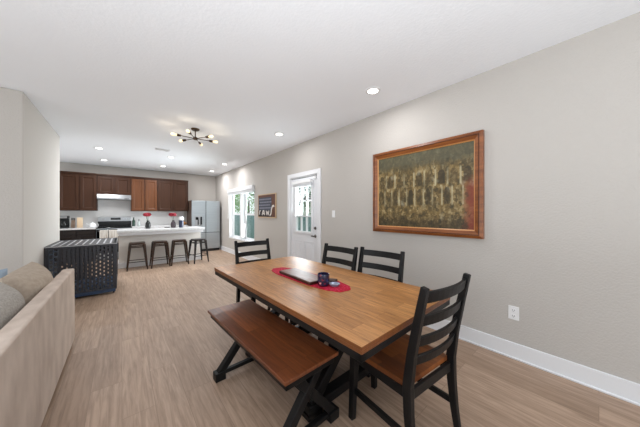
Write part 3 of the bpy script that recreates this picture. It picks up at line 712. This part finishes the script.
# ------------------------------------------------------------------ kitchen: back run
def shaker(b, x0, x1, z0, z1, y):
    """recessed-panel door whose front face is at y (facing -y)"""
    r = .058
    b.box(x0, x0 + r, y, y + .02, z0, z1).box(x1 - r, x1, y, y + .02, z0, z1).box(x0 + r, x1 - r, y, y + .02, z0, z0 + r).box(x0 + r, x1 - r, y, y + .02, z1 - r, z1)
    b.box(x0 + r, x1 - r, y + .014, y + .019, z0 + r, z1 - r)
    q = r + .020; P = [(x0 + r, z0 + r), (x1 - r, z0 + r), (x1 - r, z1 - r), (x0 + r, z1 - r)]; Q = [(x0 + q, z0 + q), (x1 - q, z0 + q), (x1 - q, z1 - q), (x0 + q, z1 - q)]
    for k in range(4):      # chamfered bead round the panel
        a, c, d, e = P[k], P[(k + 1) % 4], Q[(k + 1) % 4], Q[k]
        b.hexa([(a[0], y + .018, a[1]), (c[0], y + .018, c[1]), (d[0], y + .018, d[1]), (e[0], y + .018, e[1]), (a[0], y + .003, a[1]), (c[0], y + .003, c[1]), (d[0], y + .014, d[1]), (e[0], y + .014, e[1])])
    return b
def upper(label, x0, x1, z0, z1, splits, m, md):
    t = thing('upper_cabinet', label, 'cabinet', (x0, 9.2, z0), group='wall cabinets above the back counter')
    B().box(.001, x1 - x0 - .001, .021, FAR - 9.2 - .001, 0, z1 - z0).build('body', m, t)
    xs = [x0] + splits + [x1]
    for a, c in zip(xs, xs[1:]):
        shaker(B(), a - x0 + .012, c - x0 - .012, .012, z1 - z0 - .03, 0).build('cabinet_door', md, t, bevel=.003)
    B().box(0.001, x1 - x0 - .001, -.018, .04, z1 - z0, z1 - z0 + .045).build('crown_moulding', m, t, bevel=.006)
    return t
upper('tall dark brown two-door wall cabinet at the left of the range hood', -1.30, -.545, 1.40, 2.41, [-.895], M_cab, M_cab)
upper('short brown two-door wall cabinet above the range hood', -.545, .21, 1.87, 2.41, [-.165], M_cab, M_cab)
upper('brown two-door wall cabinet right of the range hood, doors coloured as lit', .21, .88, 1.39, 2.41, [.55], M_cab, M_cab_lit)
upper('brown two-door wall cabinet at the right end beside the refrigerator', .88, 1.765, 1.39, 2.41, [1.32], M_cab, M_cab)
hd = thing('range_hood', 'slim stainless under-cabinet range hood', 'range hood', (-.165, 9.05, 1.72))
hm = Matrix(((0, 0, 1, 0), (1, 0, 0, 0), (0, 1, 0, 0), (0, 0, 0, 1)))
B().prism([(0, .012), (.0, .055), (.05, .148), (.488, .148), (.488, .0), (.02, 0)], -.372, .372, hm).build('hood_body', M_steel2, hd, bevel=.004)
B().box(.22, .32, -.004, .004, .022, .045).build('control_strip', M_dkgap, hd)
struct('wall_backsplash', B().box(-1.3, 1.70, FAR - .008, FAR - .0005, .925, 1.395).box(-.545, .21, FAR - .008, FAR - .0005, 1.395, 1.87), M_splash, 'white tiled backsplash behind the range')

def base_cab(label, x0, x1, n):
    t = thing('base_cabinet', label, 'cabinet', (x0, 8.93, 0), group='base cabinets under the back counter'); W = x1 - x0
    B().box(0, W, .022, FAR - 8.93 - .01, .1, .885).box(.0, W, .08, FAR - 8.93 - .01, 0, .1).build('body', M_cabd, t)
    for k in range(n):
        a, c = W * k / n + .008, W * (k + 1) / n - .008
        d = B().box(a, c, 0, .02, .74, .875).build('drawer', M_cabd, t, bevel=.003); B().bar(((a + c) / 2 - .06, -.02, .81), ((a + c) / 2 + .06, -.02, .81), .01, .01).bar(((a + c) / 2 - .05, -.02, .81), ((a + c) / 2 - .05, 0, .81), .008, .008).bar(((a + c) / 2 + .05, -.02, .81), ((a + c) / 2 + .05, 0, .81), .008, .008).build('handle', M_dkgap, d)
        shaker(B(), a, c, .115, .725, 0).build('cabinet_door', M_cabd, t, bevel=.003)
base_cab('near-black base cabinet left of the range, behind the dog crate', -1.3, -.545, 2)
base_cab('near-black base cabinet right of the range, behind the island', .225, 1.69, 3)
tag(B().box(-1.3, -.545, 8.89, FAR - .009, .886, .925).build('back_worktop', M_counter, bevel=.004), 'white stone worktop left of the range', 'worktop')
tag(B().box(.225, 1.70, 8.89, FAR - .009, .886, .925).build('back_worktop', M_counter, bevel=.004), 'white stone worktop right of the range, behind the island', 'worktop')

rg = thing('range_cooker', 'stainless range cooker with black glass and raised control panel', 'range', (-.16, 8.88, 0))
B().box(-.38, .38, .03, .63, .03, .905).build('range_body', M_steel, rg, bevel=.004)
B().box(-.382, .382, .0, .62, .906, .922).build('cooktop', M_blackgl, rg, bevel=.003)
B().box(-.38, .38, .565, .63, .9225, 1.215).build('back_guard', M_steel2, rg, bevel=.008)
B().box(-.382, .382, .552, .566, .925, 1.085).build('back_glass', M_blackgl, rg, bevel=.002)
B().box(-.10, .13, .560, .566, 1.125, 1.185).build('clock_display', M_blackgl, rg)
for x in (-.31, -.22, .2, .26, .32): B().lathe([(.02, 0), (.018, .02), (.001, .021)], (x, .566, 1.15), 14, (0, -1, 0)).build('knob', M_steel, rg, smooth=True)
dr_ = B().box(-.375, .375, .0, .028, .22, .87).build('oven_door', M_blackgl, rg, bevel=.004)
B().bar((-.36, -.045, .835), (.36, -.045, .835), .022, .022).bar((-.34, -.045, .835), (-.34, 0, .835), .016, .016).bar((.34, -.045, .835), (.34, 0, .835), .016, .016).build('handle', M_steel2, dr_, bevel=.005)
B().box(-.375, .375, .004, .03, .06, .205).build('drawer', M_steel, rg, bevel=.004)
# towels folded over the oven handle
def towel(lab, x0, x1, zb, seed, m):
    b = B(); rn = random.Random(seed); N = 24; front = []; back = []
    y0 = 8.88 - .045
    prof = [(-.020, zb), (-.017, .70), (-.016, .80), (-.0145, .845), (0, .853), (.0145, .845), (.016, .78), (.018, .66)]
    ph = rn.uniform(0, 6); rows = []
    for yy, z in prof:
        f = max(0, min(1, (.84 - z) / .2))
        rows.append([(x0 + (x1 - x0) * k / N, y0 + yy + (-.007 * f * (1 + math.sin(k * .9 + ph)) if yy < 0 else .004 * f * math.sin(k * .9 + ph)), z) for k in range(N + 1)])
    V = [[b.bm.verts.new(p) for p in r] for r in rows]
    for r0, r1 in zip(V, V[1:]):
        for k in range(N): b.bm.faces.new((r0[k], r0[k + 1], r1[k + 1], r1[k]))
    o = b.build('dish_towel', m, smooth=True); md = o.modifiers.new('thick', 'SOLIDIFY'); md.thickness = .004; md.offset = 0
    tag(o, lab, 'towel', 'dish towels on the oven handle')
M_towel = mat('ribbed_white_towel', (226, 220, 212), .95, vary=((60, 4, 4), (196, 188, 178)))
towel('white dish towel hanging at the left on the oven handle', -.47, -.30, .50, 1, M_towel)
towel('white dish towel hanging nearer the island on the oven handle', -.285, -.08, .48, 2, M_towel)

# refrigerator, four doors
fg = thing('refrigerator', 'stainless four-door refrigerator with a water dispenser', 'refrigerator', (2.232, 8.75, 0))
hw = .455
B().box(-hw, hw, .065, .76, .03, 1.755).build('body', M_fside, fg, bevel=.006)
for x0, x1, nm in ((-hw, -.018, 'l'), (-.008, hw, 'r')):
    d = B().box(x0 + .002, x1 - .002, 0, .055, .66, 1.75).build('fridge_door', M_steel, fg, bevel=.010, seg=3)
    B().box(x0 + .002, x1 - .002, 0, .055, .09, .645).build('freezer_door', M_steel, fg, bevel=.010, seg=3)
    if nm == 'l':
        q = B().box(-.355, -.125, -.004, .01, .90, 1.22).build('water_dispenser', M_steel2, d, bevel=.004)
B().box(-.335, -.255, -.007, -.003, 1.10, 1.19).box(-.275, -.245, -.007, -.003, .93, 1.16).box(-.19, -.14, -.007, -.003, .93, 1.2).build('dispenser_recess', M_blackgl, fg, bevel=.004)
B().box(-.018, -.008, .01, .06, .09, 1.75).box(-hw + .01, hw - .01, .02, .06, .645, .66).build('door_gap', M_dkgap, fg)
B().box(-hw + .01, hw - .01, .05, .7, 0, .085).build('kick_plate', M_dkgap, fg)

# island
isl = thing('kitchen_island', 'long kitchen island with greige panelled front and white stone top', 'island', (.84, 7.55, 0))
IX0, IX1 = -.93, .925
B().box(IX0 + .03, IX1 - .03, -.15, .45, 0, .87).build('island_base', M_island, isl, bevel=.004)
B().box(IX0 + .018, IX1 - .018, -.166, -.15, 0, .13).box(IX0 + .014, IX0 + .03, -.166, .45, 0, .13).build('island_baseboard', M_white, isl, bevel=.004)
B().box(IX0 + .02, IX1 - .02, -.40, -.15, .80, .87).build('support_trim', M_white, isl, bevel=.004)
B().box(IX0, IX1, -.47, .50, .871, .925).build('island_top', M_counter, isl, bevel=.005)

# ------------------------------------------------------------------ counter stools
def make_stool(label, loc, rz):
    t = thing('counter_stool', label, 'stool', loc, rz, 'backless counter stools at the island')
    s = .152
    b = B()
    pr = []
    for k in range(32):
        a = 2 * PI * k / 32; pr.append((math.copysign(abs(math.cos(a)) ** .35, math.cos(a)) * s, math.copysign(abs(math.sin(a)) ** .35, math.sin(a)) * s))
    b.prism(pr, .612, .63).prism([(x * .96, y * .96) for x, y in pr], .585, .612); b.build('seat', M_stool, t, bevel=.004)
    for sx in (-1, 1):
        for sy in (-1, 1):
            B().bar((sx * .190, sy * .18, 0), (sx * .130, sy * .130, .60), .024, .024, (1, 0, 0), .052, .046).build('leg', M_stool, t, bevel=.004)
    def at(z): k = z / .60; return .19 - .06 * k, .18 - .05 * k
    for z, hh in ((.53, .022), (.19, .016)):
        x, y = at(z); b = B()
        for q in (-1, 1): b.bar((-x, q * y, z), (x, q * y, z), .01, hh, (0, 1, 0)); b.bar((q * x, -y, z + (.03 if z < .3 else 0)), (q * x, y, z + (.03 if z < .3 else 0)), .01, hh, (1, 0, 0))
        b.build('brace', M_stool, t)
    return t
st0 = make_stool('backless bronze metal counter stool, leftmost of the four, beside the dog crate', (.278, 7.10, 0), 0)
dup(st0, (.728, 7.09, 0), R(1), 'backless bronze metal counter stool, second from the dog crate')
dup(st0, (1.15, 7.08, 0), R(-3), 'backless bronze metal counter stool, third from the dog crate')
st3 = dup(st0, (1.585, 7.02, 0), R(14), 'backless dark metal counter stool, rightmost and turned, nearest the refrigerator')

for c in st3.children:
    c.data = c.data.copy(); c.data.materials[0] = M_stool2

# ------------------------------------------------------------------ things on the counters
IT = .9255
def vase(label, x, y, m, seed):
    t = thing('flower_vase', label, 'vase', (x, y, IT), 0, 'vases of red flowers on the island')
    B().lathe([(.045, 0), (.055, .006), (.062, .05), (.060, .12), (.045, .16), (.030, .18), (.030, .20), (.034, .21), (.028, .208), (.024, .18), (.04, .15), (.05, .06), (.001, .02)], seg=24).build('vase_body', m, t, smooth=True)
    rn = random.Random(seed)
    for k in range(3):
        a = rn.uniform(0, 6); dx, dy = .045 * math.cos(a + k * 2.1), .045 * math.sin(a + k * 2.1)
        s = B().cyl((0, 0, .03), (dx * .8, dy * .8, .33), .004, seg=8).build('flower_stem', M_stem, t)
        b = B()
        for i in range(60):
            d = Vector((rn.gauss(0, 1), rn.gauss(0, 1), rn.gauss(0, .6))).normalized(); c = Vector((dx, dy, .355)) + Vector((d.x * .062, d.y * .062, d.z * .045 + .008)); e = d.orthogonal().normalized(); f = d.cross(e)
            q = .022; b.bm.faces.new([b.bm.verts.new(c + v) for v in (e * q - d * .01, f * q + d * .006, -e * q - d * .01, -f * q + d * .006)])
        b.lathe([(.001, -.018), (.024, -.012), (.036, .004), (.024, .02), (.001, .026)], (dx, dy, .355), 14)
        b.build('flower_head', M_flower, s, smooth=True)
vase('dark glass vase of red flowers at the middle of the island', .52, 7.6, M_vase, 4)
vase('violet-grey glass vase of red flowers nearer the refrigerator end of the island', 1.09, 7.62, M_vase2, 9)
tu = thing('tumbler', 'navy insulated tumbler with a white lid on the island', 'tumbler', (1.27, 7.55, IT))
B().lathe([(.048, 0), (.054, .006), (.06, .20), (.056, .205), (.001, .206)], seg=24).build('cup', M_navy, tu, smooth=True)
B().lathe([(.058, .2062), (.062, .212), (.060, .27), (.05, .30), (.001, .305)], seg=24).build('lid', M_plate, tu, smooth=True)
tag(B().box(-.06, .06, -.02, .02, 0, .016).build('phone', M_dkgap, loc=(.955, 7.72, IT), bevel=.005), 'small dark flat gadget lying beside the violet-grey vase', 'gadget')
# back counter right: soap and jars, fruit bowl
KT = .9255
def bottle(nm, lab, cat, x, y, prof, m, capm=None, cap=None, grp=None):
    t = thing(nm, lab, cat, (x, y, KT), 0, grp)
    B().lathe(prof, seg=20).build('bottle_body', m, t, smooth=True)
    if cap: B().lathe(cap, seg=16).build('cap', capm, t, smooth=True)
    return t
bottle('oil_bottle', 'tall dark green bottle on the back counter just right of the range', 'bottle', .275, 9.2, [(.035, 0), (.04, .005), (.04, .16), (.015, .21), (.014, .25), (.001, .251)], mat('dark_green_glass', (40, 62, 52), .15), M_dkgap, [(.016, .2515), (.016, .27), (.001, .271)])
bottle('soap_bottle', 'clear soap bottle with a dark pump on the back counter right of the range', 'bottle', .40, 9.15, [(.032, 0), (.036, .005), (.036, .12), (.016, .15), (.001, .151)], mat('pale_glass', (190, 198, 196), .15), M_dkgap, [(.014, .1515), (.014, .175), (.006, .178), (.006, .20), (.02, .202), (.02, .21), (.001, .211)])
fb = thing('fruit_bowl', 'wide tan wooden bowl on the back counter beside the refrigerator', 'bowl', (1.58, 9.1, KT))
B().lathe([(.05, 0), (.07, .004), (.12, .05), (.135, .075), (.128, .076), (.11, .05), (.06, .014), (.001, .012)], seg=28).build('bowl_body', mat('tan_bowl_wood', (176, 132, 84), .5), fb, smooth=True)
M_org = mat('orange_peel', (226, 142, 62), .5, bump=(300, .2))
for k, (x, y, z) in enumerate(((-.045, .02, .062), (.045, .025, .062), (0, -.045, .062), (0, .01, .118))):
    o = B().lathe([(.001, -.038)] + [(.038 * math.cos(R(a)), .038 * math.sin(R(a))) for a in range(-75, 76, 15)] + [(.001, .038)], seg=18).build('orange', M_org, smooth=True, loc=(1.58 + x, 9.1 + y, KT + z))
    tag(o, ('orange at the left in the wooden bowl', 'orange at the right in the wooden bowl', 'orange at the front of the wooden bowl', 'orange on top of the pile in the wooden bowl')[k], 'orange', 'oranges in the bowl')
# back counter left
cm = thing('coffee_maker', 'black and silver coffee maker at the left end of the back counter', 'coffee maker', (-1.19, 9.22, KT))
B().box(-.09, .09, -.10, .14, 0, .035).box(-.09, .09, .05, .14, .035, .32).box(-.09, .09, -.10, .14, .25, .33).build('machine_body', M_dkgap, cm, bevel=.01)
B().lathe([(.05, .036), (.062, .05), (.066, .12), (.05, .17), (.045, .185), (.001, .186)], (0, -.03, 0), 20).build('carafe', M_vase, cm, smooth=True)
B().box(-.07, .07, -.104, -.098, .265, .32).build('control_panel', M_steel2, cm, bevel=.003)
ut = thing('knife_block', 'brown wooden knife block with dark handles on the left back counter', 'knife block', (-1.02, 9.25, KT))
B().prism([(-.07, 0), (.06, 0), (.10, .17), (.01, .21), (-.07, .10)], -.035, .035, hm).build('block_body', mat('mid_brown_wood', (112, 92, 76), .5), ut, bevel=.004)
for k in range(4): B().bar((-.03 + .02 * k, .045, .18), (-.03 + .02 * k, .0, .27), .014, .02).build('knife_handle', M_dkgap, ut, bevel=.003)
tag(B().box(-.06, .06, -.012, .012, 0, .28).build('chopping_board', mat('pale_maple', (226, 200, 168), .5), loc=(-.895, 9.30, KT), bevel=.006), 'pale maple chopping board standing upright on the left back counter', 'chopping board')
kt = thing('kettle', 'small white kettle on the back counter left of the range', 'kettle', (-.635, 9.15, KT))
B().lathe([(.06, 0), (.075, .008), (.08, .05), (.07, .10), (.04, .125), (.001, .13)], seg=24).build('kettle_body', M_plate, kt, smooth=True)
B().lathe([(.03, .128), (.012, .14), (.012, .155), (.001, .158)], seg=14).build('lid', M_plate, kt, smooth=True)
B().cyl((-.06, 0, .06), (-.125, 0, .115), .018, .01, 12).build('spout', M_plate, kt, smooth=True)
b = B(); b.sweep([(.07, 0, .10), (.11, 0, .105), (.125, 0, .07), (.115, 0, .03), (.075, 0, .03)], .014, .012, (0, 1, 0)); b.build('handle', M_plate, kt, bevel=.003)
